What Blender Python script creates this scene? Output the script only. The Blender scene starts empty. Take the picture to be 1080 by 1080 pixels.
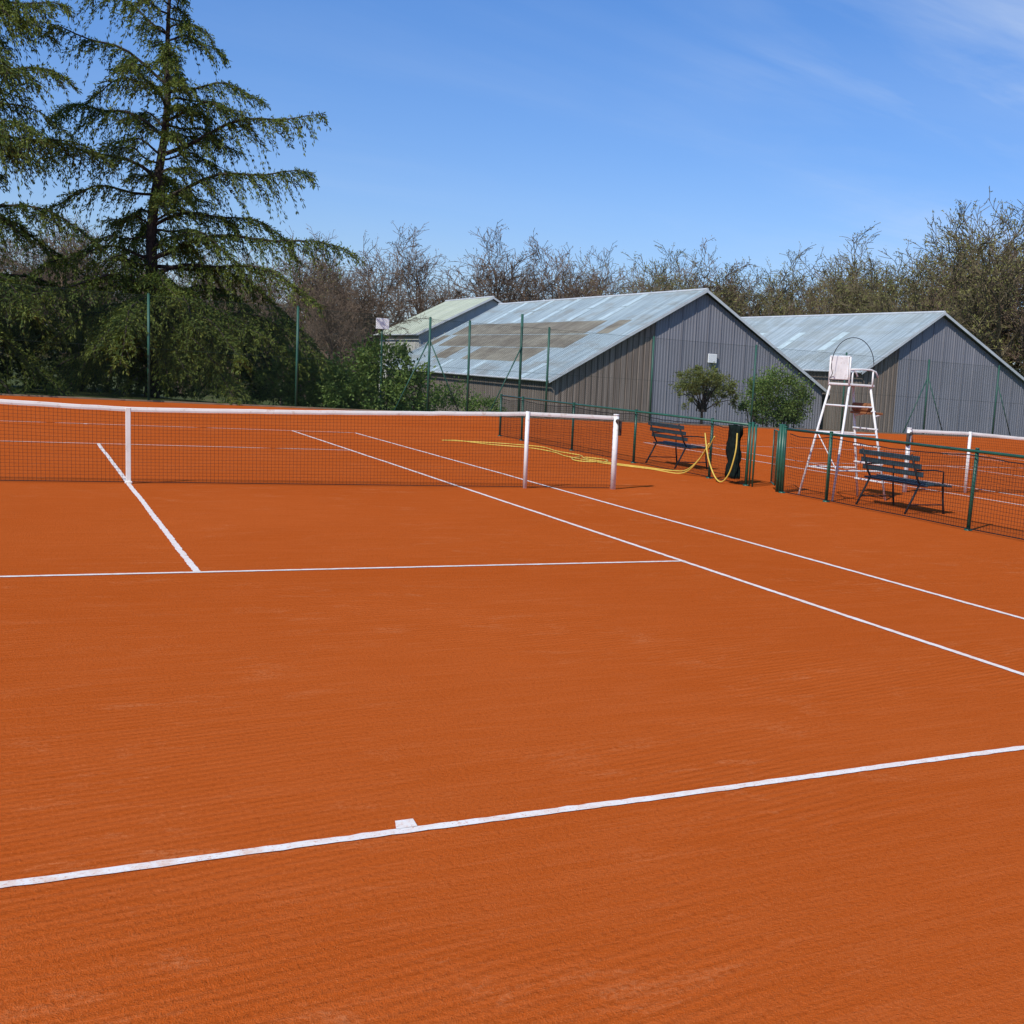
import bpy, math, random
import numpy as np
from mathutils import Matrix, Vector
sc=bpy.context.scene
sc.view_settings.view_transform='Standard'
sc.view_settings.look='None'
sc.view_settings.exposure=0

# ------------------------------------------------------------------ helpers
class MB:
    def __init__(s): s.V=[];s.F=[];s.M=[];s.n=0
    def add(s,V,F,m=0):
        V=np.asarray(V,float).reshape(-1,3)
        s.V.append(V); o=s.n
        if isinstance(F,np.ndarray): s.F+=(F+o).tolist()
        else: s.F+=[[i+o for i in f] for f in F]
        s.M+=[m]*len(F); s.n+=len(V)
    def tubes(s,P0,P1,R0,R1,n=4,m=0,cap=False,phase=0.0):
        P0=np.asarray(P0,float).reshape(-1,3);P1=np.asarray(P1,float).reshape(-1,3);N=len(P0)
        R0=np.broadcast_to(np.asarray(R0,float),(N,));R1=np.broadcast_to(np.asarray(R1,float),(N,))
        d=P1-P0; d/= (np.linalg.norm(d,axis=1,keepdims=True)+1e-12)
        ref=np.where(np.abs(d[:,2:3])>.9,np.array([[1.,0,0]]),np.array([[0,0,1.]]))
        a=np.cross(d,ref); a/=np.linalg.norm(a,axis=1,keepdims=True)
        b=np.cross(d,a)
        th=np.arange(n)/n*2*math.pi+phase
        ring=a[:,None,:]*np.cos(th)[None,:,None]+b[:,None,:]*np.sin(th)[None,:,None]
        V=np.stack([P0[:,None,:]+ring*R0[:,None,None],P1[:,None,:]+ring*R1[:,None,None]],1).reshape(-1,3)
        i=np.arange(n);j=(i+1)%n
        q=np.stack([i,j,j+n,i+n],1)
        F=(q[None]+ (np.arange(N)*2*n)[:,None,None]).reshape(-1,4)
        s.add(V,F,m)
        if cap:
            o=s.n-len(V)
            for k in range(N):
                s.F.append([o+k*2*n+x for x in range(n)][::-1]); s.F.append([o+k*2*n+n+x for x in range(n)]); s.M+=[m,m]
    def path(s,pts,r,n=6,m=0,cap=True,r1=None):
        pts=np.asarray(pts,float); N=len(pts)
        rr=np.linspace(r,r if r1 is None else r1,N)
        t=np.gradient(pts,axis=0); t/=np.linalg.norm(t,axis=1,keepdims=True)
        ref=np.array([0,0,1.]) if abs(t[:,2]).mean()<.8 else np.array([1.,0,0])
        a=np.cross(t,ref); a/=(np.linalg.norm(a,axis=1,keepdims=True)+1e-9); b=np.cross(t,a)
        th=np.arange(n)/n*2*math.pi
        V=(pts[:,None,:]+(a[:,None,:]*np.cos(th)[None,:,None]+b[:,None,:]*np.sin(th)[None,:,None])*rr[:,None,None]).reshape(-1,3)
        F=[]
        for k in range(N-1):
            for i in range(n):
                j=(i+1)%n; F.append([k*n+i,k*n+j,k*n+n+j,k*n+n+i])
        if cap: F.append(list(range(n))[::-1]); F.append([(N-1)*n+i for i in range(n)])
        s.add(V,F,m)
    def box(s,c,sz,m=0,rz=0.0,bev=0.0):
        x,y,z=[v/2 for v in sz]
        if bev<=0:
            V=np.array([[i*x,j*y,k*z] for k in(-1,1) for j in(-1,1) for i in(-1,1)])
            F=[[0,2,3,1],[4,5,7,6],[0,1,5,4],[2,6,7,3],[0,4,6,2],[1,3,7,5]]
        else:
            b=bev; V=[];F=[]
            prof=[(-x+b,-y),(x-b,-y),(x,-y+b),(x,y-b),(x-b,y),(-x+b,y),(-x,y-b),(-x,-y+b)]
            ins=[(-x+b,-y+b),(x-b,-y+b),(x-b,-y+b),(x-b,y-b),(x-b,y-b),(-x+b,y-b),(-x+b,y-b),(-x+b,-y+b)]
            for P,zz in ((ins,-z),(prof,-z+b),(prof,z-b),(ins,z)):
                V+= [(p[0],p[1],zz) for p in P]
            for k in range(3):
                for i in range(8):
                    j=(i+1)%8;F.append([k*8+i,k*8+j,k*8+8+j,k*8+8+i])
            F.append([i for i in range(8)][::-1]);F.append([24+i for i in range(8)])
            V=np.array(V)
        c0,s0=math.cos(rz),math.sin(rz)
        V=V@np.array([[c0,s0,0],[-s0,c0,0],[0,0,1]])+np.array(c)
        s.add(V,F,m)
    def leaves(s,C,D,L,W,rng,m=0):
        N=len(C)
        D=D/(np.linalg.norm(D,axis=1,keepdims=True)+1e-9)
        r=rng.normal(size=(N,3)); a=np.cross(D,r); a/=(np.linalg.norm(a,axis=1,keepdims=True)+1e-9)
        L=np.broadcast_to(L,(N,))[:,None];W=np.broadcast_to(W,(N,))[:,None]
        V=np.stack([C,C+D*L*.45+a*W*.5,C+D*L,C+D*L*.45-a*W*.5],1).reshape(-1,3)
        s.add(V,(np.arange(4)[None]+np.arange(N)[:,None]*4),m)
    def make(s,name,mats,parent=None,smooth=False,loc=None):
        me=bpy.data.meshes.new(name)
        me.from_pydata(np.concatenate(s.V).tolist(),[],s.F)
        for m in mats: me.materials.append(m)
        me.polygons.foreach_set('material_index',s.M)
        if smooth: me.polygons.foreach_set('use_smooth',[True]*len(me.polygons))
        me.update()
        o=bpy.data.objects.new(name,me); sc.collection.objects.link(o)
        if parent: o.parent=parent
        if loc is not None: o.location=loc
        return o
def empty(name,loc=(0,0,0)):
    e=bpy.data.objects.new(name,None); sc.collection.objects.link(e); e.location=loc; e.empty_display_size=.2
    return e

class NT:
    def __init__(s,name):
        s.mat=bpy.data.materials.new(name); s.mat.use_nodes=True; s.t=s.mat.node_tree; s.n=s.t.nodes; s.l=s.t.links
        s.b=s.n['Principled BSDF']; s.out=s.n['Material Output']
    def N(s,ty,**k):
        n=s.n.new(ty)
        for a,v in k.items():
            if a[0]=='_': setattr(n,a[1:],v)
            else: n.inputs[a.replace('_',' ')].default_value=v
        return n
    def L(s,a,b): s.l.new(a,b)
    def coord(s,scale=(1,1,1),rot=(0,0,0),src='Object'):
        tc=s.N('ShaderNodeTexCoord'); mp=s.N('ShaderNodeMapping')
        mp.inputs['Scale'].default_value=scale; mp.inputs['Rotation'].default_value=rot
        s.L(tc.outputs[src],mp.inputs['Vector']); return mp.outputs[0]
    def noise(s,vec,scale,detail=4,rough=.55,dist=0):
        n=s.N('ShaderNodeTexNoise',Scale=scale,Detail=detail,Roughness=rough,Distortion=dist)
        s.L(vec,n.inputs['Vector']); return n.outputs[0]
    def ramp(s,fac,stops):
        r=s.N('ShaderNodeValToRGB'); e=r.color_ramp.elements
        while len(e)<len(stops): e.new(.5)
        for i,(p,c) in enumerate(stops):
            e[i].position=p; e[i].color=(c,c,c,1) if isinstance(c,(int,float)) else (*c,1)
        s.L(fac,r.inputs[0]); return r.outputs[0]
    def mix(s,fac,a,b,mode='MIX'):
        m=s.N('ShaderNodeMix',_data_type='RGBA',_blend_type=mode)
        for sock,v in ((m.inputs[0],fac),(m.inputs[6],a),(m.inputs[7],b)):
            if isinstance(v,(int,float)): sock.default_value=v
            elif isinstance(v,tuple): sock.default_value=(*v,1)
            else: s.L(v,sock)
        return m.outputs[2]
    def math(s,op,a,b=0.0,c=0.0):
        m=s.N('ShaderNodeMath',_operation=op)
        for i,v in enumerate((a,b,c)):
            if isinstance(v,(int,float)): m.inputs[i].default_value=v
            else: s.L(v,m.inputs[i])
        return m.outputs[0]
    def bump(s,h,strength=.3,dist=.01):
        b=s.N('ShaderNodeBump',Strength=strength,Distance=dist); s.L(h,b.inputs['Height']); s.L(b.outputs[0],s.b.inputs['Normal'])
    def base(s,c,rough=.6,spec=.5,metal=0):
        if isinstance(c,tuple): s.b.inputs['Base Color'].default_value=(*c,1)
        else: s.L(c,s.b.inputs['Base Color'])
        s.b.inputs['Roughness'].default_value=rough; s.b.inputs['Specular IOR Level'].default_value=spec; s.b.inputs['Metallic'].default_value=metal
        return s.mat

def simple(name,c,rough=.5,spec=.4,var=.25,scale=6,metal=0,dirt=None):
    t=NT(name); v=t.coord(); n=t.noise(v,scale,3,.6)
    lo=tuple(x*(1-var) for x in c); hi=tuple(min(1,x*(1+var)) for x in c)
    col=t.ramp(n,[(.3,lo),(.7,hi)])
    if dirt:
        n2=t.noise(v,scale*3,4,.7); f=t.ramp(n2,[(.55,0.),(.75,.8)]); col=t.mix(f,col,dirt)
    return t.base(col,rough,spec,metal)

def leafmat(name,dark,light,tip,scale=.7,transl=.35):
    t=NT(name); v=t.coord(); n=t.noise(v,scale,2,.6)
    g=t.N('ShaderNodeNewGeometry')
    c=t.ramp(n,[(.32,dark),(.68,light)])
    rr=t.ramp(g.outputs['Random Per Island'],[(0.55,0.),(1.,.75)])
    c=t.mix(rr,c,tip)
    t.base(c,.65,.2)
    if transl>0:
        tr=t.N('ShaderNodeBsdfTranslucent'); t.L(t.mix(1.0,c,(1.1,1.15,.6),'MULTIPLY'),tr.inputs['Color'])
        mx=t.N('ShaderNodeMixShader',Fac=transl); t.L(t.b.outputs[0],mx.inputs[1]); t.L(tr.outputs[0],mx.inputs[2]); t.L(mx.outputs[0],t.out.inputs[0])
    return t.mat

# ------------------------------------------------------------------ materials
def clay_mat():
    t=NT('clay'); v=t.coord()
    big=t.noise(v,.22,3,.6,.6); mid=t.noise(v,1.7,5,.68); fine=t.noise(v,55,3,.7); grain=t.noise(v,230,1,.6)
    vs=t.coord(scale=(.5,7,1),rot=(0,0,.12)); st=t.noise(vs,2.2,5,.7,.5)
    vs3=t.coord(scale=(1.0,20,1),rot=(0,0,-.10)); st3=t.noise(vs3,3.0,3,.65,.6)
    vs4=t.coord(scale=(1.0,24,1),rot=(0,0,.55)); st4=t.noise(vs4,2.2,3,.65,.8)
    c=t.ramp(big,[(.3,(.440,.080,.0105)),(.7,(.505,.102,.0175))])
    c=t.mix(t.ramp(mid,[(.35,0.),(.7,.55)]),c,(.450,.087,.013))
    c=t.mix(t.ramp(st,[(.47,0.),(.72,.4)]),c,(.56,.132,.033))
    c=t.mix(t.ramp(st3,[(.35,.25),(.5,0.)]),c,(.37,.063,.008))
    c=t.mix(t.ramp(st4,[(.52,0.),(.72,.32)]),c,(.57,.145,.04))
    c=t.mix(t.ramp(fine,[(.3,.5),(.5,0.)]),c,(.29,.046,.007))
    sc2=t.noise(v,.5,2,.5); sc3=t.noise(t.coord(scale=(1,2.0,1),rot=(0,0,.3)),1.9,8,.80,.5)
    f=t.math('MULTIPLY',t.ramp(sc3,[(.54,0.),(.70,.8)]),t.ramp(sc2,[(.40,.1),(.66,.85)]))
    f=t.math('MULTIPLY',f,t.ramp(fine,[(.4,.1),(.62,1.)]))
    c=t.mix(f,c,(.64,.26,.11))
    c=t.mix(t.ramp(grain,[(.62,0.),(.72,.6)]),c,(.68,.24,.085))
    w=t.N('ShaderNodeTexWave',_bands_direction='Y',Scale=6.0,Distortion=3.0,Detail=2.0); w.inputs['Detail Scale'].default_value=.6
    t.L(t.coord(scale=(.6,1,1),rot=(0,0,-.35)),w.inputs['Vector'])
    rm=t.math('MULTIPLY',w.outputs['Fac'],t.ramp(sc2,[(.42,0.),(.6,.9)]))
    h=t.math('ADD',t.math('MULTIPLY',fine,1.3),t.math('ADD',t.math('MULTIPLY',grain,.7),t.math('ADD',rm,t.math('MULTIPLY',st3,.7))))
    t.bump(h,.7,.008)
    return t.base(c,.95,.0)
M_clay=clay_mat()

def line_mat():
    t=NT('white_line'); v=t.coord(); n=t.noise(v,14,5,.7); n2=t.noise(v,90,3,.6); n3=t.noise(v,1.2,2,.5)
    f=t.math('MULTIPLY',t.ramp(n,[(.42,0.),(.68,.85)]),t.ramp(n3,[(.3,.4),(.7,1.)]))
    c=t.mix(f,(.80,.76,.70),(.68,.42,.28)); c=t.mix(t.ramp(n2,[(.57,0.),(.70,.75)]),c,(.55,.2,.09))
    t.bump(n2,.3,.003); return t.base(c,.8,.2)
M_line=line_mat()

def grass_mat():
    t=NT('grass_ground'); v=t.coord(); a=t.noise(v,.35,5,.65); b=t.noise(v,9,4,.7)
    c=t.ramp(a,[(.3,(.06,.075,.022)),(.55,(.09,.11,.035)),(.75,(.16,.13,.07))]); c=t.mix(t.ramp(b,[(.35,.6),(.6,0.)]),c,(.035,.045,.015))
    t.bump(b,.6,.05); return t.base(c,.95,.1)
M_grass=grass_mat()

M_green=simple('green_paint',(.014,.085,.052),.4,.5,.25,8)
M_greend=simple('fence_green',(.02,.085,.058),.5,.4,.2,3)
M_netblk=simple('net_cord',(.012,.014,.016),.8,.2,.2,3)
M_fmesh=simple('fence_mesh_green',(.018,.038,.028),.7,.3,.2,3)
M_white=simple('white_paint',(.74,.73,.70),.45,.4,.08,7,dirt=(.42,.31,.23))
M_tape=simple('net_tape',(.74,.71,.65),.8,.2,.09,3,dirt=(.50,.35,.25))
M_rust=simple('rusty_steel',(.06,.045,.035),.8,.3,.4,20)
M_black=simple('black_rubber',(.015,.016,.018),.6,.3,.3,9)
M_slat=simple('bench_slats',(.022,.045,.055),.55,.4,.35,12)
M_wood=simple('brown_wood',(.22,.09,.035),.65,.3,.35,14)
M_hose=simple('yellow_hose',(.60,.43,.07),.5,.4,.15,5,dirt=(.5,.25,.08))
M_plate=simple('white_panel',(.8,.8,.78),.4,.4,.05,3)
M_drag=simple('windscreen_cloth',(.008,.014,.012),.95,.05,.4,16)

def wood_board(name,axis,a,b,c3):
    t=NT(name); sx=5.5
    v=t.coord(scale=(sx,1,.05) if axis=='x' else (1,sx,.05))
    n=t.noise(v,1.0,3,.6)
    v2=t.coord(scale=(9,.9,.22) if axis=='x' else (.9,9,.22)); n2=t.noise(v2,2.0,5,.7)
    w=t.N('ShaderNodeTexWave',_bands_direction='X' if axis=='x' else 'Y',Scale=.85,Distortion=0.0); t.L(t.coord(),w.inputs['Vector'])
    c=t.ramp(n,[(.3,a),(.5,b),(.7,c3)])
    c=t.mix(t.ramp(n2,[(.35,.55),(.6,0.)]),c,tuple(x*.45 for x in a))
    c=t.mix(t.ramp(w.outputs['Fac'],[(.0,.75),(.1,0.)]),c,(.03,.024,.02))
    t.bump(w.outputs['Fac'],.5,.03); return t.base(c,.85,.2)
M_wgx=wood_board('weathered_boards_gable','x',(.19,.145,.115),(.26,.205,.165),(.33,.275,.23))
M_wgy=wood_board('weathered_boards_side','y',(.13,.11,.09),(.17,.145,.12),(.22,.19,.16))
def slate_mat():
    t=NT('grey_cladding'); n=t.noise(t.coord(scale=(1,1,.06)),2.5,4,.6); n2=t.noise(t.coord(),.3,4,.6)
    w=t.N('ShaderNodeTexWave',_bands_direction='X',Scale=1.6,Distortion=0.0); t.L(t.coord(),w.inputs['Vector'])
    c=t.ramp(n,[(.3,(.21,.205,.225)),(.7,(.27,.265,.285))]); c=t.mix(t.ramp(n2,[(.4,0.),(.7,.45)]),c,(.17,.17,.185))
    c=t.mix(t.ramp(w.outputs['Fac'],[(0.,.4),(.25,0.)]),c,(.12,.115,.13))
    t.bump(w.outputs['Fac'],.5,.04); return t.base(c,.6,.3)
M_slate=slate_mat()
def roof_mat(name,base,lt,moss,amt,lo=.44,hi=.54):
    t=NT(name)
    p=t.noise(t.coord(scale=(.05,1.3,.05)),1.6,2,.6)
    s=t.noise(t.coord(scale=(.25,6,.25)),1.6,5,.65)
    big=t.noise(t.coord(scale=(1.6,.5,1.6)),.45,5,.68)
    c=t.ramp(p,[(.38,base),(.46,lt),(.52,base),(.60,tuple(x*.78 for x in base)),(.66,lt)])
    c=t.mix(t.ramp(s,[(.42,0.),(.7,.6)]),c,tuple(min(1,x*1.3) for x in lt))
    c=t.mix(t.ramp(s,[(.25,.55),(.45,0.)]),c,tuple(x*.6 for x in base))
    f=t.math('MULTIPLY',t.ramp(big,[(lo,0.),(hi,amt)]),t.ramp(s,[(.25,.6),(.6,1.)]))
    f=t.math('MULTIPLY',f,t.ramp(p,[(.35,1.),(.48,.6),(.6,1.)]))
    c=t.mix(f,c,moss)
    w=t.N('ShaderNodeTexWave',_bands_direction='Y',Scale=1.7,Distortion=0.0); t.L(t.coord(),w.inputs['Vector'])
    c=t.mix(t.ramp(w.outputs['Fac'],[(0.,.35),(.3,0.)]),c,tuple(x*.5 for x in base))
    t.bump(w.outputs['Fac'],.4,.04); return t.base(c,.55,.4)
M_roof=roof_mat('metal_roof',(.25,.31,.32),(.40,.48,.48),(.24,.225,.17),.7,.50,.60)
M_roofm=roof_mat('mossy_roof_sheets',(.22,.19,.125),(.30,.275,.19),(.135,.105,.06),.9,.40,.54)
M_roof2=roof_mat('metal_roof_clean',(.28,.34,.35),(.42,.49,.50),(.26,.27,.22),.5)
M_roof3=roof_mat('pale_roof',(.42,.46,.32),(.54,.57,.42),(.4,.42,.3),.3)
M_sky=simple('skylight_sheet',(.50,.60,.58),.35,.5,.18,1.3,dirt=(.3,.31,.24))
M_fascia=simple('light_fascia',(.5,.52,.52),.5,.4,.12,2)
M_pale=simple('pale_wall',(.5,.5,.46),.8,.2,.1,1)
M_bark=simple('cedar_bark',(.045,.036,.030),.9,.1,.5,9)
M_bark2=simple('bare_bark',(.135,.095,.066),.9,.1,.35,.6)
M_bark3=simple('bare_bark_olive',(.125,.10,.058),.9,.1,.35,.6)
M_cedar=leafmat('cedar_needles',(.042,.078,.016),(.125,.165,.032),(.24,.26,.05),.5,.35)
M_hedge=leafmat('dark_hedge',(.020,.040,.012),(.065,.10,.024),(.12,.155,.038),.6,.2)
M_laurel=leafmat('laurel_leaves',(.07,.125,.028),(.14,.215,.05),(.26,.33,.09),.9,.3)
M_bush=leafmat('spring_bush_leaves',(.11,.135,.035),(.19,.215,.06),(.28,.30,.10),1.2,.35)
M_bud=leafmat('spring_buds',(.13,.125,.04),(.20,.19,.055),(.25,.25,.07),.3,0)
M_bud2=leafmat('brown_twig_ends',(.13,.088,.058),(.18,.125,.08),(.20,.15,.09),.3,0)
M_under=leafmat('undergrowth',(.036,.033,.016),(.075,.065,.03),(.10,.10,.036),.25,0)
M_yleaf=leafmat('young_green_leaves',(.08,.10,.022),(.15,.18,.04),(.22,.25,.06),.3,0)

# ------------------------------------------------------------------ ground
def gz(x,y):
    t=min(1,max(0,(y-26)/10)); t=t*t*(3-2*t)
    s=min(1,max(0,(x-2)/8)); s=s*s*(3-2*s)
    return -.012-1.75*t*s
g=MB(); xs=np.concatenate([np.linspace(-900,-70,8),np.linspace(-60,110,86),np.linspace(130,1200,9)]); ys=np.concatenate([np.linspace(-700,-50,7),np.linspace(-40,24,9),np.linspace(25,130,70),np.linspace(150,1300,10)])
V=[(x,y,gz(x,y)) for y in ys for x in xs]; nx=len(xs)
F=[[j*nx+i,j*nx+i+1,(j+1)*nx+i+1,(j+1)*nx+i] for j in range(len(ys)-1) for i in range(nx-1)]
g.add(V,F); g.make('grass_ground',[M_grass],smooth=True)
c=MB(); c.add([(-13,-26,0),(46,-26,0),(46,24.35,0),(-13,24.35,0)],[[0,1,2,3]]); c.make('clay_court',[M_clay])

# ------------------------------------------------------------------ court lines
rng=np.random.default_rng(5)
lm=MB()
def line(p,q,w=.05):
    p=np.array(p,float);q=np.array(q,float);d=q-p;L=np.hypot(*d);d/=L;n=np.array([-d[1],d[0]])
    k=max(2,int(L/.045)); t=np.linspace(0,1,k); P=p+np.outer(t,q-p)
    wob=np.interp(t,np.linspace(0,1,max(3,int(L))),rng.normal(0,.004,max(3,int(L))))
    a=P+n*(w/2+rng.normal(0,.0022,k)+wob)[:,None]; b=P-n*(w/2+rng.normal(0,.0022,k)-wob)[:,None]
    V=np.concatenate([np.c_[a,np.full(k,.004)],np.c_[b,np.full(k,.004)]])
    lm.add(V,[[i,i+k,i+k+1,i+1] for i in range(k-1)])
def court(cx,near=True):
    h=.025
    for s in (-1,1):
        line((cx+s*4.115,-11.885+h),(cx+s*4.115,-6.4-h)); line((cx+s*4.115,-6.4+h),(cx+s*4.115,6.4-h)); line((cx+s*4.115,6.4+h),(cx+s*4.115,11.885-h))
        line((cx+s*5.485,-11.885+h),(cx+s*5.485,11.885-h))
        line((cx-4.115-h,s*6.4),(cx+4.115+h,s*6.4))
        line((cx-5.485-h,s*11.885),(cx+5.485+h,s*11.885),.050)
        line((cx+.05,s*(11.885-.026)),(cx+.05,s*(11.885-.105)),.07)
    line((cx,-6.4+h),(cx,6.4-h))
court(0); court(18.35)
lm.make('court_lines',[M_line])

# ------------------------------------------------------------------ tennis nets
def net(cx,y0):
    root=empty('tennis_net',(cx,y0,0))
    def top(x):
        ax=abs(x)
        if ax<5.03: u=ax/5.03; return .914+.156*(u**1.25)
        return 1.07
    xs=np.arange(-6.34,6.341,.0445)
    zt=np.array([top(x) for x in xs])-.03
    m=MB(); z0=.02
    P0=np.c_[xs,np.zeros_like(xs),np.full_like(xs,z0)];P1=np.c_[xs,np.zeros_like(xs),zt]
    m.tubes(P0,P1,.0016,.0016,3)
    nr=23; sx=np.linspace(-6.34,6.34,41); st=np.array([top(x) for x in sx])-.03
    for k in range(nr):
        f=k/(nr-1); z=z0+(st-z0)*f; r=.0016 if k else .005
        P=np.c_[sx,np.zeros_like(sx),z]; m.tubes(P[:-1],P[1:],r,r,3)
    m.make('net_mesh',[M_netblk],root)
    t=MB(); n=81; tx=np.linspace(-6.36,6.36,n); tz=np.array([top(x) for x in tx])+rng.normal(0,.0015,n)
    pr=[(-.008,-.052),(-.012,-.03),(-.007,-.003),(0,.002),(.007,-.003),(.012,-.03),(.008,-.052)]
    V=[(x,a,z+b) for x,z in zip(tx,tz) for a,b in pr]; q=len(pr)
    t.add(V,[[i*q+j,(i+1)*q+j,(i+1)*q+(j+1)%q,i*q+(j+1)%q] for i in range(n-1) for j in range(q)])
    t.make('headband',[M_tape],root)
    s=MB(); s.box((0,0,.455),(.055,.032,.905),bev=.004); s.box((0,0,.015),(.08,.07,.03),bev=.006); s.make('center_strap',[M_tape],root)
    for sg in (-1,1):
        p=MB(); p.tubes([(sg*5.03,0,0)],[(sg*5.03,0,1.08)],.029,.029,12,cap=True); p.make('singles_stick',[M_white],root,True)
        p=MB(); x=sg*6.40
        p.tubes([(x,0,0)],[(x,0,1.08)],.040,.040,16,cap=True); p.tubes([(x,0,1.08)],[(x,0,1.10)],.046,.040,16,cap=True)
        p.box((x+sg*.045,-.035,.90),(.045,.06,.22),1,bev=.008)
        p.tubes([(x,-.04,1.0)],[(x,-.075,1.0)],.03,.03,10,1,cap=True); p.tubes([(x,-.07,1.0)],[(x+.02,-.08,.86)],.009,.009,8,1,cap=True)
        p.tubes([(x-sg*.01,0,1.09)],[(x+sg*.055,0,.97)],.006,.006,6,1)
        p.make('net_post',[M_white,M_rust],root,True)
        l=MB(); zz=np.linspace(.05,1.0,12); l.tubes(np.c_[np.full(12,sg*6.34),np.zeros(12),zz],np.c_[np.full(12,sg*6.40),np.zeros(12),zz+.03],.003,.003,3); l.make('net_lacing',[M_netblk],root)
net(0,0); net(18.35,.1)

# ------------------------------------------------------------------ low side fence x=9.2
def lowfence(x,ya,yb,posts,name='low_mesh_fence',sag=.05):
    root=empty(name,(0,0,0)); p=MB()
    for y in posts:
        lx=rng.normal(0,.008); ly=rng.normal(0,.008)
        p.tubes([(x,y,0)],[(x+lx,y+ly,1.03)],.026,.026,10,cap=True); p.tubes([(x+lx,y+ly,1.03)],[(x+lx,y+ly,1.045)],.033,.02,10,cap=True)
        p.tubes([(x,y,-.01)],[(x,y,.02)],.06,.05,10,cap=True)
    p.make('posts',[M_green],root,True)
    r=MB(); r.tubes([(x,ya,1.0)],[(x,yb,1.0)],.021,.021,10,cap=True); r.make('top_rail',[M_green],root,True)
    m=MB(); ys=np.arange(ya,yb,.05); ps=np.array(sorted([ya]+[q for q in posts if ya<q<yb]+[yb]))
    def sg(y):
        i=np.clip(np.searchsorted(ps,y)-1,0,len(ps)-2); u=(y-ps[i])/(ps[i+1]-ps[i]); return .965-sag*4*u*(1-u)-.012*np.abs(np.sin(y*7.0))
    top=sg(ys); xo=x-.03+.012*np.sin(ys*3.1)
    m.tubes(np.c_[xo-.01,ys,np.full_like(ys,.03)],np.c_[xo,ys,top],.0022,.0022,3)
    yh=np.arange(ya,yb+.01,.25); th=sg(yh); xh=x-.03+.012*np.sin(yh*3.1)
    for k in range(20):
        z=.03+(th-.03)*k/19; rr=.0022 if 0<k<19 else .008
        P=np.c_[xh,yh,z]; m.tubes(P[:-1],P[1:],rr,rr,3)
    m.make('mesh_net',[M_netblk],root)
    return root
lowfence(9.2,-10.7,-.27,[-10.7,-7.65,-4.58,-1.47,-.27])
lowfence(9.2,.82,12.6,[.82,2.05,5.03,8.07,11.1,12.6])
gt=empty('gate',(9.2,0,0)); p=MB()
p.tubes([(0,-.2,0),(0,-.12,0)],[(0,-.2,1.07),(0,-.12,1.07)],.024,.03,12,cap=True)
p.tubes([(0,.62,0),(0,.72,0)],[(0,.62,1.02),(0,.72,1.05)],.014,.022,10,cap=True); p.make('gate_posts',[M_green],gt,True)
p=MB()
fr=[(0,-.05,.1),(0.28,.5,.1),(.28,.5,.95),(0,-.05,.95),(0,-.05,.1)]
p.tubes(fr[:-1],fr[1:],.012,.012,8,cap=True)
k=14; u=np.linspace(.03,.97,k); A=np.array(fr[0]);B=np.array(fr[1])
P=A+np.outer(u,B-A); p.tubes(P,P+np.array([0,0,.85]),.0016,.0016,3,1)
zz=np.linspace(.14,.92,17); p.tubes(np.c_[np.full(17,A[0]),np.full(17,A[1]),zz],np.c_[np.full(17,B[0]),np.full(17,B[1]),zz],.0016,.0016,3,1)
p.make('gate_leaf',[M_green,M_netblk],gt,True)
# rolled spare netting gathered and tied against the fence end by the gate
d=MB(); ny,nz=24,14; V=[]
for j in range(nz+1):
    v=j/nz
    for i in range(ny):
        a=i/ny*2*math.pi
        rr=1+.16*math.sin(a*5+j*.5)+.10*math.sin(a*9-j*.8); ne=1-.22*math.exp(-((v-.75)/.07)**2)-.15*math.exp(-((v-.3)/.07)**2)
        V.append((9.11+.055*math.cos(a)*rr*ne,1.12+.20*math.sin(a)*rr*ne+.02*math.sin(j*.9),.10+.87*v+.01*math.sin(a*3)))
F=[[j*ny+i,j*ny+(i+1)%ny,(j+1)*ny+(i+1)%ny,(j+1)*ny+i] for j in range(nz) for i in range(ny)]+[[nz*ny+i for i in range(ny)],[i for i in range(ny)][::-1]]
d.add(V,F); d.make('gathered_netting',[M_drag],smooth=True)

# ------------------------------------------------------------------ tall back fence y=24.5
bf=empty('tall_chainlink_fence',(0,24.5,0)); p=MB()
px=[-14.9,-10.6,-6.3,-2,2.3,6.6,10.9,12.3,15.2,19.4,23.9,28.3,32.7,36.7,41,45.3]
for x in px:
    lx=rng.normal(0,.02)
    p.tubes([(x,0,-.05)],[(x+lx,0,3.22)],.04,.04,10,cap=True); p.tubes([(x+lx,0,3.22)],[(x+lx,0,3.25)],.045,.02,10,cap=True)
p.tubes([(14.2,.05,-.05)],[(14.2,.05,3.62)],.045,.045,10,cap=True)
for x,s in ((10.9,1),(10.9,-1),(14.2,-1),(32.7,1),(32.7,-1),(12.3,0),(36.7,1),(-10.6,1)):
    if s: p.tubes([(x,0,2.5)],[(x+s*1.15,0,0)],.022,.022,8,cap=True)
p.make('posts',[M_greend],bf,True)
m=MB(); X0,X1,H,st=-15,45.4,3.15,.075
a=np.arange(X0-H,X1,st)
def clip(a,sgn):
    x0=a;x1=a+H
    lo=np.maximum(X0-x0,0);hi=np.minimum(X1-x0,H); ok=hi>lo; x0=x0[ok];lo=lo[ok];hi=hi[ok]
    z0,z1=(lo,hi) if sgn>0 else (H-lo,H-hi)
    return np.c_[x0+lo,np.zeros_like(lo),z0],np.c_[x0+hi,np.zeros_like(lo),z1]
for s in (1,-1):
    A,B=clip(a,s); m.tubes(A+[0,.004*s,0.03],B+[0,.004*s,0.03],.0019,.0019,3)
for z in (.05,1.6,3.17): m.tubes([(X0,-.012,z)],[(X1,-.012,z)],.004,.004,4)
m.make('chainlink_mesh',[M_fmesh],bf)
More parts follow.
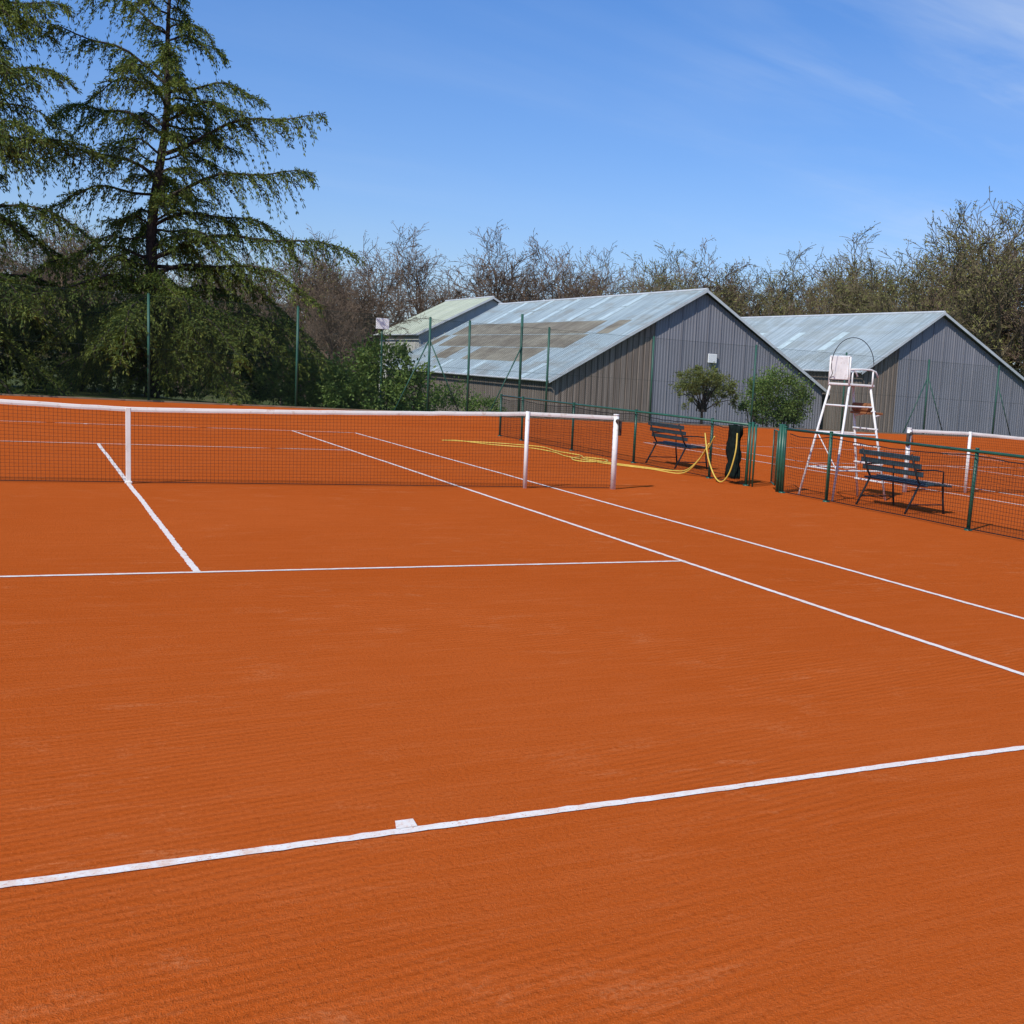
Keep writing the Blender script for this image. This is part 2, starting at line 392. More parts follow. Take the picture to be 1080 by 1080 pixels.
k=MB(); k.box((15.2,24.5,.0),(60.6,.14,.08),bev=.01); k.make('concrete_kerb',[simple('concrete',(.22,.14,.09),.9,.1,.25,3,dirt=(.3,.10,.04))])

# ------------------------------------------------------------------ umpire chair, faces +x
uc=empty('umpire_chair',(9.92,-.9,0))
p=MB(); r=.019
feet={(-1,-1):(-.52,-.45),(-1,1):(-.52,.45),(1,-1):(.55,-.36),(1,1):(.55,.36)}
tops={(-1,-1):(-.22,-.25),(-1,1):(-.22,.25),(1,-1):(.2,-.22),(1,1):(.2,.22)}
ZT=1.72
def leg(k,z):
    f=np.array(feet[k]);t=np.array(tops[k]); q=f+(t-f)*z/ZT; return (q[0],q[1],z)
for k in feet: p.tubes([leg(k,0)],[leg(k,ZT)],r,r,10,cap=True)
for z in (.45,1.0,1.42):
    for a,b in (((-1,-1),(-1,1)),((-1,-1),(1,-1)),((-1,1),(1,1))):
        p.tubes([leg(a,z)],[leg(b,z)],.013,.013,8)
p.tubes([leg((-1,-1),.45)],[leg((-1,1),1.0)],.009,.009,6)
p.make('frame',[M_white],uc,True)
p=MB()
for z in np.arange(.28,1.6,.27):
    a=np.array(leg((1,-1),z));b=np.array(leg((1,1),z)); p.box(tuple((a+b)/2),(.07,abs(b[1]-a[1])+.03,.022),bev=.004)
p.make('ladder_rungs',[M_white],uc)
p=MB(); p.box((-.0,0,1.745),(.50,.52,.035),bev=.008); p.box((-.245,0,1.99),(.03,.46,.36),bev=.01)
p.make('seat_and_backrest',[M_white],uc)
p=MB()
for s in (-1,1):
    y=.26*s
    p.tubes([(-.24,y,1.72)],[(-.24,y,2.16)],.014,.014,8,cap=True); p.tubes([(.2,y,1.72)],[(.2,y,1.98)],.014,.014,8,cap=True)
    p.path([(-.24,y,1.97),(.0,y,1.985),(.16,y,1.985),(.25,y,1.96),(.30,y,1.88)],.014,8)
p.tubes([(-.24,-.26,2.16)],[(-.24,.26,2.16)],.014,.014,8)
p.make('armrests',[M_white],uc,True)
p=MB(); p.box((.33,0,1.33),(.30,.46,.035),bev=.006); p.box((.22,-.02,1.415),(.10,.42,.13),bev=.02); p.make('wooden_footrest',[M_wood],uc)
p=MB(); p.tubes([leg((1,-1),1.28)],[(.45,-.2,1.31)],.011,.011,8); p.tubes([leg((1,1),1.28)],[(.45,.2,1.31)],.011,.011,8); p.make('footrest_brackets',[M_white],uc)
th=np.linspace(math.radians(-8),math.radians(188),26)
p=MB(); p.path([(.0+.40*math.cos(a),.0,2.04+.42*math.sin(a)) for a in th],.006,6); 
p.path([(.40,0,1.98),(.32,-.1,1.9),(.2,-.22,1.76)],.006,6); p.path([(-.40,0,1.98),(-.3,.1,1.9),(-.24,.26,1.8)],.006,6)
p.make('canopy_hoop',[M_black],uc,True)

# ------------------------------------------------------------------ benches
def bench(x,y0,y1):
    b=empty('park_bench',(x,(y0+y1)/2,0)); L=abs(y1-y0)
    p=MB()
    for i,dx in enumerate((-.14,-.03,.08,.19,.29)): p.box((dx+.02,0,.43-.012*abs(i-2)),(.085,L,.028),bev=.005)
    p.make('seat',[M_slat],b)
    p=MB()
    for i,z in enumerate((.56,.67,.78)): p.box((-.19-.045*i,0,z),(.028,L,.07),bev=.005)
    p.make('backrest',[M_slat],b)
    p=MB()
    for y in (-L/2+.12,L/2-.12):
        p.path([(.34,y,0),(.31,y,.2),(.29,y,.40),(.1,y,.405),(-.12,y,.40),(-.19,y,.5),(-.32,y,.83)],.016,6)
        p.path([(-.36,y,0),(-.25,y,.2),(-.15,y,.40)],.016,6)
        p.path([(.29,y,.40),(.28,y,.60),(.1,y,.62),(-.23,y,.61)],.012,6)
        p.tubes([(-.29,y,.13)],[(.32,y,.13)],.010,.010,6)
    p.make('legs_and_arms',[M_black],b,True)
bench(9.87,-1.68,-3.05); bench(9.85,5.2,3.75)

# ------------------------------------------------------------------ hose
def smoothpath(P,n=80):
    P=np.array(P,float);k=len(P);T=np.linspace(0,k-1,n);out=[]
    for t in T:
        i=min(int(t),k-2);u=t-i;p0=P[max(i-1,0)];p1=P[i];p2=P[i+1];p3=P[min(i+2,k-1)]
        out.append(.5*((2*p1)+(-p0+p2)*u+(2*p0-5*p1+4*p2-p3)*u*u+(-p0+3*p1-3*p2+p3)*u**3))
    return np.array(out)
h=MB(); z=.018; hr=.013
h.path(smoothpath([(6.9,9.9,z),(7.25,10.05,z),(7.5,9.5,z),(7.73,8.93,z),(8.3,8.3,z),(8.42,7.2,z),(8.25,6.18,z),(8.3,5.2,z),(8.39,4.51,z),(8.8,3.5,z),(9.0,2.7,.02),(9.02,2.2,.25),(9.02,1.8,.62)],120),hr,6)
h.path(smoothpath([(6.9,9.9,z),(7.6,9.75,z),(8.3,9.35,z),(8.75,8.7,z),(8.62,7.5,z),(8.7,6.5,z),(8.45,5.6,z),(8.6,4.6,z),(8.85,3.9,z),(9.05,3.1,.03),(9.04,2.5,.12),(9.04,1.9,.5),(9.0,1.6,.75)],120),hr,6)
h.path(smoothpath([(8.5,6.0,z),(8.2,5.7,z),(8.0,5.1,z),(8.2,4.8,z),(8.6,5.0,z),(8.8,5.5,z),(8.6,6.0,z)],60),hr,6)
h.path(smoothpath([(9.04,2.0,.78),(8.98,1.75,.40),(8.93,1.4,.10),(8.9,1.1,.03),(8.93,.92,.2),(8.98,.85,.55),(9.02,.9,.85)],50),hr,6)
h.make('garden_hose',[M_hose],smooth=True)
s=empty('white_sign_board',(10.0,27.2,0)); q=MB(); q.tubes([(0,0,-.4)],[(0,0,3.0)],.03,.03,8,cap=True); q.make('pole',[M_greend],s); q=MB(); q.box((0,-.05,2.98),(.46,.03,.38),bev=.008); q.make('board',[M_plate],s)

# ------------------------------------------------------------------ halls
def hall(name,x0,z0,xa,za,x1,z1,ya,yb,roof,split,zb=-2.0,wallm=None,mossy=(),skyl=()):
    root=empty(name,(0,0,0)); wm=wallm or [M_wgx,M_slate,M_wgy]
    def zr(x): return z0+(za-z0)*(x-x0)/(xa-x0) if x<xa else za+(z1-za)*(x-xa)/(x1-xa)
    w=MB()
    w.add([(x0,ya,zb),(split,ya,zb),(split,ya,zr(split)),(x0,ya,z0)],[[0,1,2,3]],0)
    w.add([(split,ya,zb),(x1,ya,zb),(x1,ya,z1),(xa,ya,za),(split,ya,zr(split))],[[0,1,2,3,4]],1)
    w.add([(x0,yb,zb),(x1,yb,zb),(x1,yb,z1),(xa,yb,za),(x0,yb,z0)],[[4,3,2,1,0]],1)
    w.add([(x0,ya,zb),(x0,yb,zb),(x0,yb,z0),(x0,ya,z0)],[[3,2,1,0]],2)
    w.add([(x1,ya,zb),(x1,yb,zb),(x1,yb,z1),(x1,ya,z1)],[[0,1,2,3]],1)
    w.make('walls',wm,root)
    rb=MB()
    x=split+.02
    while x<x1-.1:
        z=zr(x)-.15; rb.box((x,ya-.02,(zb+z)/2),(.05,.04,z-zb)); x+=.9
    rb.make('cladding_ribs',[wm[1]],root)
    bt=MB(); x=x0+.15
    while x<split-.1:
        z=zr(x)-.2; bt.box((x,ya-.015,(zb+z)/2),(.045,.03,z-zb)); x+=.38
    y=ya+.2
    while y<yb: bt.box((x0-.015,y,(zb+z0)/2-.05),(.03,.045,z0-zb-.1)); y+=.38
    bt.make('board_battens',[wm[0]],root)
    r=MB(); ov=.35; th=.10
    for si,(xe,ze) in enumerate(((x0,z0),(x1,z1))):
        dx=xe-xa;dz=ze-za;L=math.hypot(dx,dz);ex=xe+dx/L*.4;ez=ze+dz/L*.4; 
        N=6
        for k in range(N):
            f0=k/N;f1=(k+1)/N; lift=.012*(N-k)
            def slab(y0,y1,up,mi,g0=f0,g1=f1,th_=.02):
                a=(xa+(ex-xa)*g0,za+(ez-za)*g0+th+lift+up);b=(xa+(ex-xa)*g1,za+(ez-za)*g1+th+lift+up)
                V=[(a[0],y0,a[1]),(a[0],y1,a[1]),(b[0],y1,b[1]),(b[0],y0,b[1])]
                V+=[(v[0],v[1],v[2]-th_) for v in V]
                r.add(V,[[0,1,2,3],[7,6,5,4],[0,3,7,4],[1,5,6,2],[2,6,7,3],[0,4,5,1]],mi)
            slab(ya-ov,yb+ov,0,0)
            if si==0:
                for (kk,y0,y1) in mossy:
                    if kk==k: slab(y0,y1,.012,1,f0+.004,f1-.004,.01)
                for (kk,y0,y1) in skyl:
                    if kk==k: slab(y0,y1,.024,2,f0+.004,f1-.004,.01)
    r.make('roof',[roof,M_roofm,M_sky],root)
    f=MB()
    for (xe,ze) in ((x0,z0),(x1,z1)):
        dx=xe-xa;dz=ze-za;L=math.hypot(dx,dz);ex=xe+dx/L*.4;ez=ze+dz/L*.4
        V=[(xa,ya-ov-.03,za+th+.10),(ex,ya-ov-.03,ez+th+.04),(ex,ya-ov-.03,ez-.06),(xa,ya-ov-.03,za+.02)]
        V+=[(v[0],ya-ov-.005,v[2]) for v in V]
        f.add(V,[[0,1,2,3],[7,6,5,4],[0,4,5,1],[2,6,7,3],[1,5,6,2]])
    f.path([(xa,ya-ov,za+th+.09),(xa,yb+ov,za+th+.09)],.09,8)
    f.path([(x0-.45,ya-ov,z0-.14),(x0-.45,yb+ov,z0-.14)],.06,8)
    f.make('fascia_ridge_gutter',[M_fascia],root)
    return root
mossy=[(2,55.2,82.4),(3,54.3,80.6),(3,82.4,84.2),(2,51.6,53.4),(4,57,69.6),(4,73.2,76.8)]
skyl=[(k,y,y+.9) for y in (56.1,61.5,66.9,72.3,77.7) for k in (0,1)]+[(5,y,y+.9) for y in (52.5,63.3,70.5)]
b1=hall('tennis_hall',25.3,1.32,34.95,7.05,44.2,1.6,48.7,84.7,M_roof,31.75,mossy=mossy,skyl=skyl)
q=MB(); q.box((35.7,48.55,3.15),(.62,.08,.55),bev=.02); q.make('wall_light_panel',[M_plate],b1)
b2=hall('tennis_hall',44.65,3.05,50.6,6.95,63.0,.7,45.1,81,M_roof2,47.4,skyl=[(k,y,y+.9) for y in (52,57.4,62.8,68.2) for k in (2,3)])
b3=hall('storage_shed',28.6,4.3,35.0,7.75,41.4,4.3,87,100,M_roof3,29,wallm=[M_pale,M_pale,M_pale])

# ------------------------------------------------------------------ vegetation
def bush(name,c,lobes,n,leaf,mat,seed,stem=M_bark,stems=8,trunk=None):
    rg=np.random.default_rng(seed); m=MB(); C=[];D=[]
    tot=sum(l[3]*l[4]*l[5] for l in lobes)
    for (x,y,z,a,b,h) in lobes:
        k=int(n*a*b*h/tot)
        nc=max(6,k//70); u=rg.normal(size=(nc,3));u/=np.linalg.norm(u,axis=1,keepdims=True); rad=rg.uniform(.45,1.05,(nc,1))**.6
        cc=u*rad*[a,b,h]+[x,y,z]
        idx=rg.integers(0,nc,k); sz=.20*min(a,b,h)
        pp=cc[idx]+rg.normal(size=(k,3))*sz*rg.uniform(.5,1.2,(nc,1))[idx]
        C.append(pp);D.append(u[idx]+rg.normal(size=(k,3))*.7+[0,0,.2])
    C=np.concatenate(C);D=np.concatenate(D); ok=C[:,2]>.05; C=C[ok];D=D[ok]
    m.leaves(C,D,leaf*rg.uniform(.6,1.3,len(C)),leaf*.55*rg.uniform(.6,1.2,len(C)),rg,0)
    for i in range(stems):
        l=lobes[rg.integers(len(lobes))]; e=np.array(l[:3])+rg.normal(size=3)*np.array(l[3:])*.35
        s0=np.array([e[0]*.8,e[1]*.8,0]) if trunk is None else np.array([0,0,trunk]); s0=s0+rg.normal(size=3)*[.08,.08,0]
        P=[s0+(e-s0)*t+np.array([0,0,.25*math.sin(t*3.1)])*.5 for t in np.linspace(0,1,5)]
        m.path(P,.03,5,1,False,.008)
    if trunk: m.path([(0,0,-.1),(.03,.02,trunk*.5),(0,0,trunk+.05)],.07,7,1,False,.05)
    return m.make(name,[mat,stem],loc=c)

def cedar(name,loc,H,Lf,seed,nl=80,lean=(0,0),extra=()):
    rg=np.random.default_rng(seed); m=MB()
    N=14; tp=[(lean[0]*(i/N)**2+.12*math.sin(i*.9),lean[1]*(i/N)**2+.1*math.sin(i*.7),H*i/N) for i in range(N+1)]
    tp=np.array(tp); m.path(tp,.25,10,1,False,.02)
    def tr(z): return np.array([np.interp(z,tp[:,2],tp[:,0]),np.interp(z,tp[:,2],tp[:,1]),z])
    BC=[];BD=[];BL=[];S0=[];S1=[];SR=[]
    az=rg.uniform(0,6.28)
    jobs=[]
    for k in range(nl):
        u=(k+rg.uniform(0,1.3))/nl; u=min(u**1.12,.985); h=H*(.07+.92*u)
        az+=2.399+rg.normal()*.6
        top=h/H
        L=max(.25,Lf(h)*rg.choice([rg.uniform(.3,.55),rg.uniform(.55,.8),rg.uniform(.8,1.0)],p=[.35,.43,.22]))
        a=rg.uniform(.05,.5)+.35*top; b=rg.uniform(.25,.6)+.12*top
        if top<.3: a-=.15; b+=.15
        jobs.append((h,az,L,a,b))
    for e in extra: jobs.append(e)
    for k,(h,az_,L,a,b) in enumerate(jobs):
        top=h/H
        dirv=np.array([math.cos(az_),math.sin(az_),0]); perp=np.array([-dirv[1],dirv[0],0])
        t=np.linspace(0,1,11); wob=rg.normal()*.16
        P=tr(h)[None]+dirv[None]*(L*t)[:,None]+perp[None]*(L*wob*t*t+.07*np.sin(t*9+k))[:,None]
        P[:,2]+=L*(a*t-b*t**2.2)+.05*np.sin(t*11+k)*L**.5
        m.path(P,.020+.010*L,6,1,False,.008)
        dens=rg.uniform(.8,1.0)
        nb=int(L/.115)+2
        for s in (-1,1):
            for i in range(nb):
                tt=.1+.9*(i+rg.uniform(0,.8))/nb
                if tt>1: tt=1
                if rg.random()<.08+.25*(tt<.25)+(1-dens)*.6: continue
                base=np.array([np.interp(tt,t,P[:,j]) for j in range(3)])
                l=(.18+.8*math.sin(math.pi*min(1,tt*.92+.06))**.8)*rg.uniform(.35,1.1)*min(1.1,.35+L*.16)
                dd=perp*s*rg.uniform(.4,1.)+dirv*rg.uniform(.3,1.0)+np.array([0,0,rg.uniform(-.35,.12)]); dd/=np.linalg.norm(dd)
                droop=rg.uniform(.3,1.05) if rg.random()<.72 else rg.uniform(1.1,1.8)
                ns=max(3,int(l/.08)); ss=(np.arange(ns)+.7)/ns
                Q=base+np.outer(ss*l,dd); Q[:,2]-=droop*l*ss**1.6
                tip=Q[-1]; mid=Q[ns//2]
                S0+= [base,mid];S1+=[mid,tip];SR+=[.009,.006]
                tang=dd[None]+np.array([[0,0,-1.]])*(droop*1.6*ss**.6)[:,None]
                for r_ in range(5):
                    BC.append(Q+rg.normal(size=Q.shape)*.03); BD.append(tang*.75+rg.normal(size=Q.shape)*.55+[0,0,-.05]); BL.append(rg.uniform(.08,.17,ns))
        ns=int(L/.03); tt=rg.uniform(.15,1,ns); Q=np.stack([np.interp(tt,t,P[:,j]) for j in range(3)],1)
        BC.append(Q+rg.normal(size=Q.shape)*.04); BD.append(rg.normal(size=Q.shape)+[0,0,.4]); BL.append(rg.uniform(.08,.15,ns))
    C=np.concatenate(BC);D=np.concatenate(BD);Ls=np.concatenate(BL); ok=C[:,2]>.05
    m.leaves(C[ok],D[ok],Ls[ok],.038,rg,0)
    m.tubes(S0,S1,SR,np.array(SR)*.6,3,1)
    o=m.make(name,[M_cedar,M_bark],loc=loc); return o
L1=lambda h: float(np.interp(h,[0,2,3.5,5,7,9,10,11.5,13,14],[5.4,6.0,6.0,5.0,4.2,3.7,3.2,2.5,1.6,.5]))
ra=math.radians
E1=[(7.9,ra(-32),5.3,.60,.30),(6.5,ra(-28),5.3,.50,.30),(4.7,ra(-33),6.7,.40,.34),(5.7,ra(-20),4.4,.45,.5),(4.0,ra(-40),6.0,.4,.5),(9.9,ra(-30),3.2,.45,.45),(9.0,ra(-50),3.0,.6,.5),
    (11.8,ra(150),3.1,.75,.30),(10.3,ra(160),3.8,.7,.40),(8.6,ra(140),4.6,.55,.4),(7.2,ra(155),5.0,.5,.4),(3.0,ra(-25),5.6,.2,.45),(2.6,ra(-60),5.0,.25,.5),(2.9,ra(-100),4.6,.25,.5),(3.6,ra(-130),5.2,.25,.5),(2.2,ra(-85),4.0,.3,.5),(2.3,ra(-35),4.4,.3,.5),(2.5,ra(-140),4.2,.3,.5),(3.2,ra(-75),4.4,.3,.5),(2.9,ra(-45),4.2,.3,.5),(3.8,ra(-95),3.8,.3,.5)]
cedar('cedar_tree',(2.75,28.8,-.05),14.9,L1,11,78,(.9,-.2),E1)
L2=lambda h: float(np.interp(h,[0,2,5,9,12,15,17,18.5],[5.,6.0,6.0,5.4,4.6,3.4,1.8,.3]))
E2=[(12.2,ra(-28),5.2,.5,.4),(10.4,ra(-35),5.4,.5,.4),(8.8,ra(-30),5.2,.45,.4),(7.2,ra(-38),5.5,.4,.4),(5.2,ra(-30),5.4,.4,.5),(3.4,ra(-50),5.0,.3,.5),(2.8,ra(-80),5.0,.3,.5)]
cedar('cedar_tree',(-3.6,28.2,-.05),18.5,L2,23,84,(-.5,0),E2)

lob=[]; rg=np.random.default_rng(3)
for x in np.arange(-17,7.5,1.05): lob.append((x,rg.uniform(-.6,.6),rg.uniform(.8,1.3),1.1,1.0,rg.uniform(1.1,1.9)))
bush('conifer_hedge',(0,31.5,-.05),lob,60000,.16,M_hedge,4,stems=60)
bush('laurel_bush',(9.95,27.9,-.4),[(-.8,0,1.2,1.0,1.,1.0),(.3,.2,1.7,1.1,1.,1.1),(1.2,-.1,1.1,.9,.9,.9),(0,0,.7,1.5,1.1,.8)],11000,.15,M_laurel,7)
bush('laurel_bush',(7.6,29.6,-.3),[(0,0,1.0,1.3,1.2,1.0),(1.2,.3,.8,1.,1.,.8)],7000,.15,M_laurel,17)
bush('ornamental_bush',(22.3,25.7,-.1),[(-.55,0,1.75,.75,.7,.5),(.45,.1,1.6,.95,.7,.55),(.1,0,2.0,.6,.5,.4),(1.1,0,1.35,.6,.5,.45),(-.7,0,1.2,.5,.5,.4)],7500,.095,M_bush,8,trunk=.6,stems=26)
bush('evergreen_bush',(26.0,26.0,-.1),[(0,0,1.45,1.2,1.0,1.0),(-.9,0,1.2,.8,.8,.75),(.9,.1,1.3,.8,.8,.8),(0,0,.7,1.3,.9,.6)],12000,.11,M_laurel,9,stems=12)
bush('evergreen_bush',(13.6,30.5,-.9),[(0,0,.8,1.3,1.,.9),(1.3,0,.7,.9,.8,.7)],6000,.11,M_laurel,19)

def bare(seed,budm,bark,bud=2600,bl=1.0):
    rg=random.Random(seed); S0=[];S1=[];R0=[];R1=[];tips=[]
    nch=[9,6,5,4]
    def br(p,d,L,r,lev):
        n=(5,5,4,3,2)[lev]; pts=[p]; rr=[r]
        for i in range(n):
            j=Vector((rg.gauss(0,1),rg.gauss(0,1),rg.gauss(0,1)))*(.09 if lev==0 else .2)
            d=(d+j+Vector((0,0,.04))).normalized()
            q=p+d*(L/n); r2=r*(.8 if lev==0 else .78)
            S0.append(p[:]);S1.append(q[:]);R0.append(r);R1.append(r2); p=q;r=r2; pts.append(q);rr.append(r)
        if lev==4: tips.append((p[:],d[:])); return
        k=nch[lev]
        for c in range(k):
            t=(.28 if lev==0 else .25)+(.75 if lev else .72)*(c+rg.random()*.7)/k; t=min(t,1)
            f=t*n;i=min(int(f),n-1); q=pts[i].lerp(pts[i+1],f-i)
            u=Vector((rg.gauss(0,1),rg.gauss(0,1),rg.gauss(0,.8))); u=(u-d*u.dot(d)).normalized()
            sp=rg.uniform(.5,1.1) if t<.95 else .3
            nd=(d*math.cos(sp)+u*math.sin(sp)+Vector((0,0,.14))).normalized()
            LL={0:rg.uniform(3.2,4.8)*(1.1-.35*t),1:rg.uniform(1.4,2.4),2:rg.uniform(.8,1.35),3:rg.uniform(.4,.75)}[lev]
            br(q,nd,LL,min(rr[i]*.65,(.2,.15,.07,.034,.018)[lev+1]),lev+1)
    br(Vector((0,0,0)),Vector((0,0,1)),6.0,.27,0)
    m=MB(); m.tubes(S0,S1,np.maximum(R0,.014),np.maximum(R1,.012),3,0)
    T=np.array([t[0] for t in tips]);D=np.array([t[1] for t in tips]); ng=np.random.default_rng(seed)
    idx=ng.integers(0,len(T),bud); C=T[idx]+ng.normal(size=(bud,3))*.07*bl-D[idx]*ng.uniform(0,.4,(bud,1))
    m.leaves(C,D[idx]+ng.normal(size=(bud,3))*.6,ng.uniform(.08,.17,bud)*bl,.045*bl,ng,1)
    o=m.make('tree_variant',[bark,budm]); me=o.data; zs=sorted(v.co.z for v in me.vertices); zmax=zs[int(len(zs)*.995)]; bpy.data.objects.remove(o)
    return me,zmax
var=[bare(1,M_bud2,M_bark2,1400),bare(2,M_bud2,M_bark2,2200),bare(3,M_bud,M_bark3,3800),bare(4,M_bud,M_bark2,2600),bare(5,M_bud,M_bark3,4800),bare(6,M_yleaf,M_bark3,9000,1.35)]
wd=empty('bare_woodland'); R_=random.Random(78)
B=[-25,0,5,9.1,15.1,20.2,24.6,27.3,29,33,36,39.7,43.3,60]; Tz=[9,9,10,10.9,13.1,14.4,12.4,11.0,13.1,13.8,15.2,15.8,18.0,16.5]
cxw,cyw=-1.12,-15.87
for D0,step in ((104,2.3),(114,1.9),(126,1.6),(140,1.35)):
    b=-22+R_.random()
    while b<58:
        D=D0+R_.uniform(-4,4)
        if 13<b<25 and D<127: b+=1.; continue
        x=cxw+D*math.sin(math.radians(b)); y=cyw+D*math.cos(math.radians(b))
        tz=(np.interp(b,B,Tz)-1.63)*(D/115)+1.63
        hh=(tz+1.8)*R_.choice([R_.uniform(.66,.85),R_.uniform(.86,1.08)])
        if b<17: v=R_.choice([0,0,1,1,3])
        elif b<26: v=R_.choice([0,1,1,3])
        elif b<37: v=R_.choice([2,3,4,4,2,0,1])
        else: v=R_.choice([2,3,4,4,5,0])
        if v==5: hh*=.82
        me,zm=var[v]
        o=bpy.data.objects.new('bare_tree',me); sc.collection.objects.link(o); o.parent=wd
        s=hh/zm; w_=R_.uniform(.9,1.25); o.location=(x,y,gz(x,y)-.1); o.scale=(s*w_,s*w_,s); o.rotation_euler=(0,0,R_.uniform(0,6.28))
        b+=step*R_.uniform(.6,1.4)
for (x,y,hh,v) in ((11,52,7.5,0),(15,56,8,1),(8,48,6.5,3),(18.5,74,9,0),(72,66,9.5,4),(78,60,10.5,5)):
    me,zm=var[v]; o=bpy.data.objects.new('birch_tree' if v<2 else 'young_oak_tree',me); sc.collection.objects.link(o); s=hh/zm; o.location=(x,y,gz(x,y)-.1); o.scale=(s*.8,s*.8,s); o.rotation_euler=(0,0,x)
ug=MB(); ng=np.random.default_rng(9); n=48000
b=np.radians(ng.uniform(-24,60,n)); D=ng.uniform(106,142,n); D=np.where((np.degrees(b)>13)&(np.degrees(b)<25),np.maximum(D,124+ng.uniform(0,18,n)),D)
hz=(5.6+1.3*np.sin(b*31)+1.2*np.sin(b*77+1)+.8*np.sin(b*190))*np.interp(np.degrees(b),[0,20,40],[.85,1.05,1.25]); z=hz*ng.uniform(0,1,n)**.9
C=np.c_[cxw+D*np.sin(b),cyw+D*np.cos(b),-1.8+z]; ug.leaves(C,ng.normal(size=(n,3)),ng.uniform(.3,.8,n),.3,ng,0); ug.make('woodland_undergrowth',[M_under])

# ------------------------------------------------------------------ sun & sky
sd=Vector((-.75,-.48,0)).normalized(); el=math.radians(44)
sv=Vector((sd.x*math.cos(el),sd.y*math.cos(el),math.sin(el)))
li=bpy.data.lights.new('sun','SUN'); li.energy=4.3; li.angle=math.radians(.5); li.color=(1,.955,.885)
so=bpy.data.objects.new('sun',li); sc.collection.objects.link(so); so.location=(-20,-20,30); so.rotation_euler=sv.to_track_quat('Z','Y').to_euler()
w=bpy.data.worlds.new('World'); sc.world=w; w.use_nodes=True; nt=w.node_tree; bg=nt.nodes['Background']
sky=nt.nodes.new('ShaderNodeTexSky'); sky.sky_type='NISHITA'; sky.sun_disc=False; sky.sun_elevation=el; sky.sun_rotation=math.atan2(sd.x,sd.y)
sky.air_density=1.0; sky.dust_density=.3; sky.ozone_density=1.6
tc=nt.nodes.new('ShaderNodeTexCoord'); sep=nt.nodes.new('ShaderNodeSeparateXYZ'); nt.links.new(tc.outputs['Generated'],sep.inputs[0])
def mth(op,a,b=0.,c=0.):
    m=nt.nodes.new('ShaderNodeMath'); m.operation=op
    for i,v in enumerate((a,b,c)):
        if isinstance(v,(int,float)): m.inputs[i].default_value=v
        else: nt.links.new(v,m.inputs[i])
    return m.outputs[0]
def wramp(src,stops):
    r=nt.nodes.new('ShaderNodeValToRGB'); e=r.color_ramp.elements
    while len(e)<len(stops): e.new(.5)
    for i,(p_,c_) in enumerate(stops): e[i].position=p_; e[i].color=(*c_,1) if isinstance(c_,tuple) else (c_,c_,c_,1)
    nt.links.new(src,r.inputs[0]); return r.outputs[0]
zz=mth('ADD',mth('MAXIMUM',sep.outputs[2],0.),.12)
cmb=nt.nodes.new('ShaderNodeCombineXYZ'); nt.links.new(mth('DIVIDE',sep.outputs[0],zz),cmb.inputs[0]); nt.links.new(mth('DIVIDE',sep.outputs[1],zz),cmb.inputs[1])
def cloud(scale,rot,loc,ns,lo,hi,amt,dist=1.2):
    mp=nt.nodes.new('ShaderNodeMapping'); mp.inputs['Scale'].default_value=scale; mp.inputs['Rotation'].default_value=(0,0,rot); mp.inputs['Location'].default_value=loc
    nt.links.new(cmb.outputs[0],mp.inputs[0]); n=nt.nodes.new('ShaderNodeTexNoise'); n.inputs['Scale'].default_value=ns; n.inputs['Detail'].default_value=8; n.inputs['Roughness'].default_value=.58; n.inputs['Distortion'].default_value=dist
    nt.links.new(mp.outputs[0],n.inputs['Vector']); return wramp(n.outputs[0],[(lo,0.),(hi,amt)])
c1=cloud((.45,1.6,1),.75,(3,1,0),1.1,.42,.78,.75)
c2=cloud((1.,1.,1),.0,(7,2,0),.6,.35,.65,1.0,.5)
side=wramp(mth('SUBTRACT',sep.outputs[0],mth('MULTIPLY',sep.outputs[1],.45)),[(0.,.12),(.32,.9)])
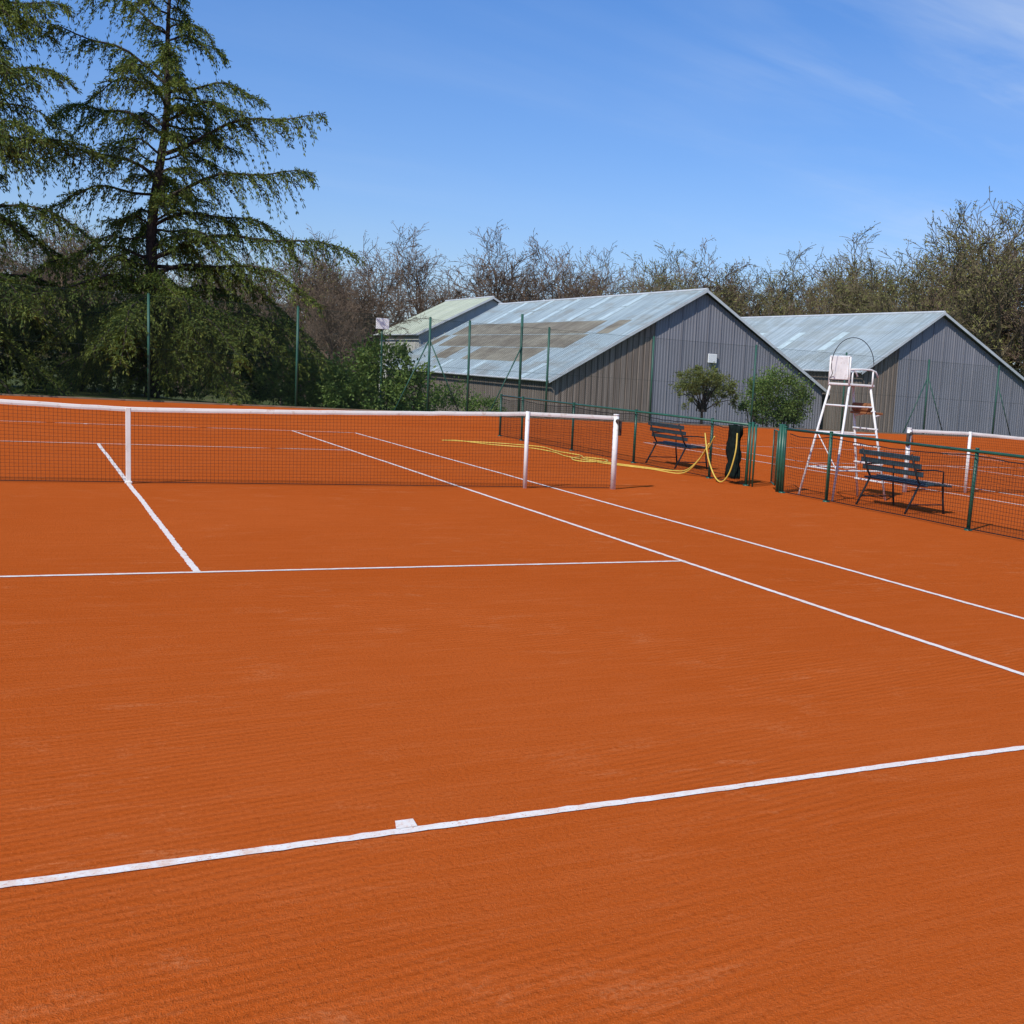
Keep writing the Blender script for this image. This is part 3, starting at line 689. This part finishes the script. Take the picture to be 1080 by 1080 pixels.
# a broad patch of cirrus around azimuth 44 deg, elevation 20 deg
dv=nt.nodes.new('ShaderNodeVectorMath'); dv.operation='DOT_PRODUCT'; nt.links.new(tc.outputs['Generated'],dv.inputs[0]); dv.inputs[1].default_value=(math.sin(ra(44))*math.cos(ra(21)),math.cos(ra(44))*math.cos(ra(21)),math.sin(ra(21)))
c3=cloud((.7,1.5,1),.35,(1,5,0),1.3,.36,.70,1.0,1.5)
patch=mth('MULTIPLY',wramp(dv.outputs['Value'],[(.988,0.),(1.,1.)]),c3)
cl=mth('MULTIPLY',mth('MULTIPLY',c1,c2),side); cl=mth('ADD',cl,mth('MULTIPLY',mth('MULTIPLY',c2,side),.10)); cl=mth('MINIMUM',mth('ADD',cl,mth('MULTIPLY',patch,.65)),1.)
tint=nt.nodes.new('ShaderNodeMix'); tint.data_type='RGBA'; tint.blend_type='MULTIPLY'; tint.inputs[0].default_value=1
nt.links.new(sky.outputs[0],tint.inputs[6]); nt.links.new(wramp(sep.outputs[2],[(0.0,(.80,.87,1.14)),(.13,(.72,.93,1.34)),(.36,(.50,.95,1.55))]),tint.inputs[7])
mx=nt.nodes.new('ShaderNodeMix'); mx.data_type='RGBA'; nt.links.new(cl,mx.inputs[0])
nt.links.new(tint.outputs[2],mx.inputs[6]); mx.inputs[7].default_value=(6.8,7.8,9.2,1)
nt.links.new(mx.outputs[2],bg.inputs[0]); bg.inputs[1].default_value=.1

# ------------------------------------------------------------------ camera
yaw,pitch,roll=.53616,.13921,.06396
f=Vector((math.sin(yaw)*math.cos(pitch),math.cos(yaw)*math.cos(pitch),-math.sin(pitch)))
r=Vector((math.cos(yaw),-math.sin(yaw),0)); u=r.cross(f)
r2=r*math.cos(roll)+u*math.sin(roll); u2=-r*math.sin(roll)+u*math.cos(roll)
cam=bpy.data.cameras.new('camera'); co=bpy.data.objects.new('camera',cam); sc.collection.objects.link(co)
Mx=Matrix((r2,u2,-f)).transposed().to_4x4(); Mx.translation=Vector((-1.12043,-15.86843,1.62988)); co.matrix_world=Mx
cam.sensor_width=36; cam.lens=1256.869*36/1080; cam.shift_x=-219.88/1080; cam.shift_y=41.5/1080; cam.clip_start=.05; cam.clip_end=4000
sc.camera=co
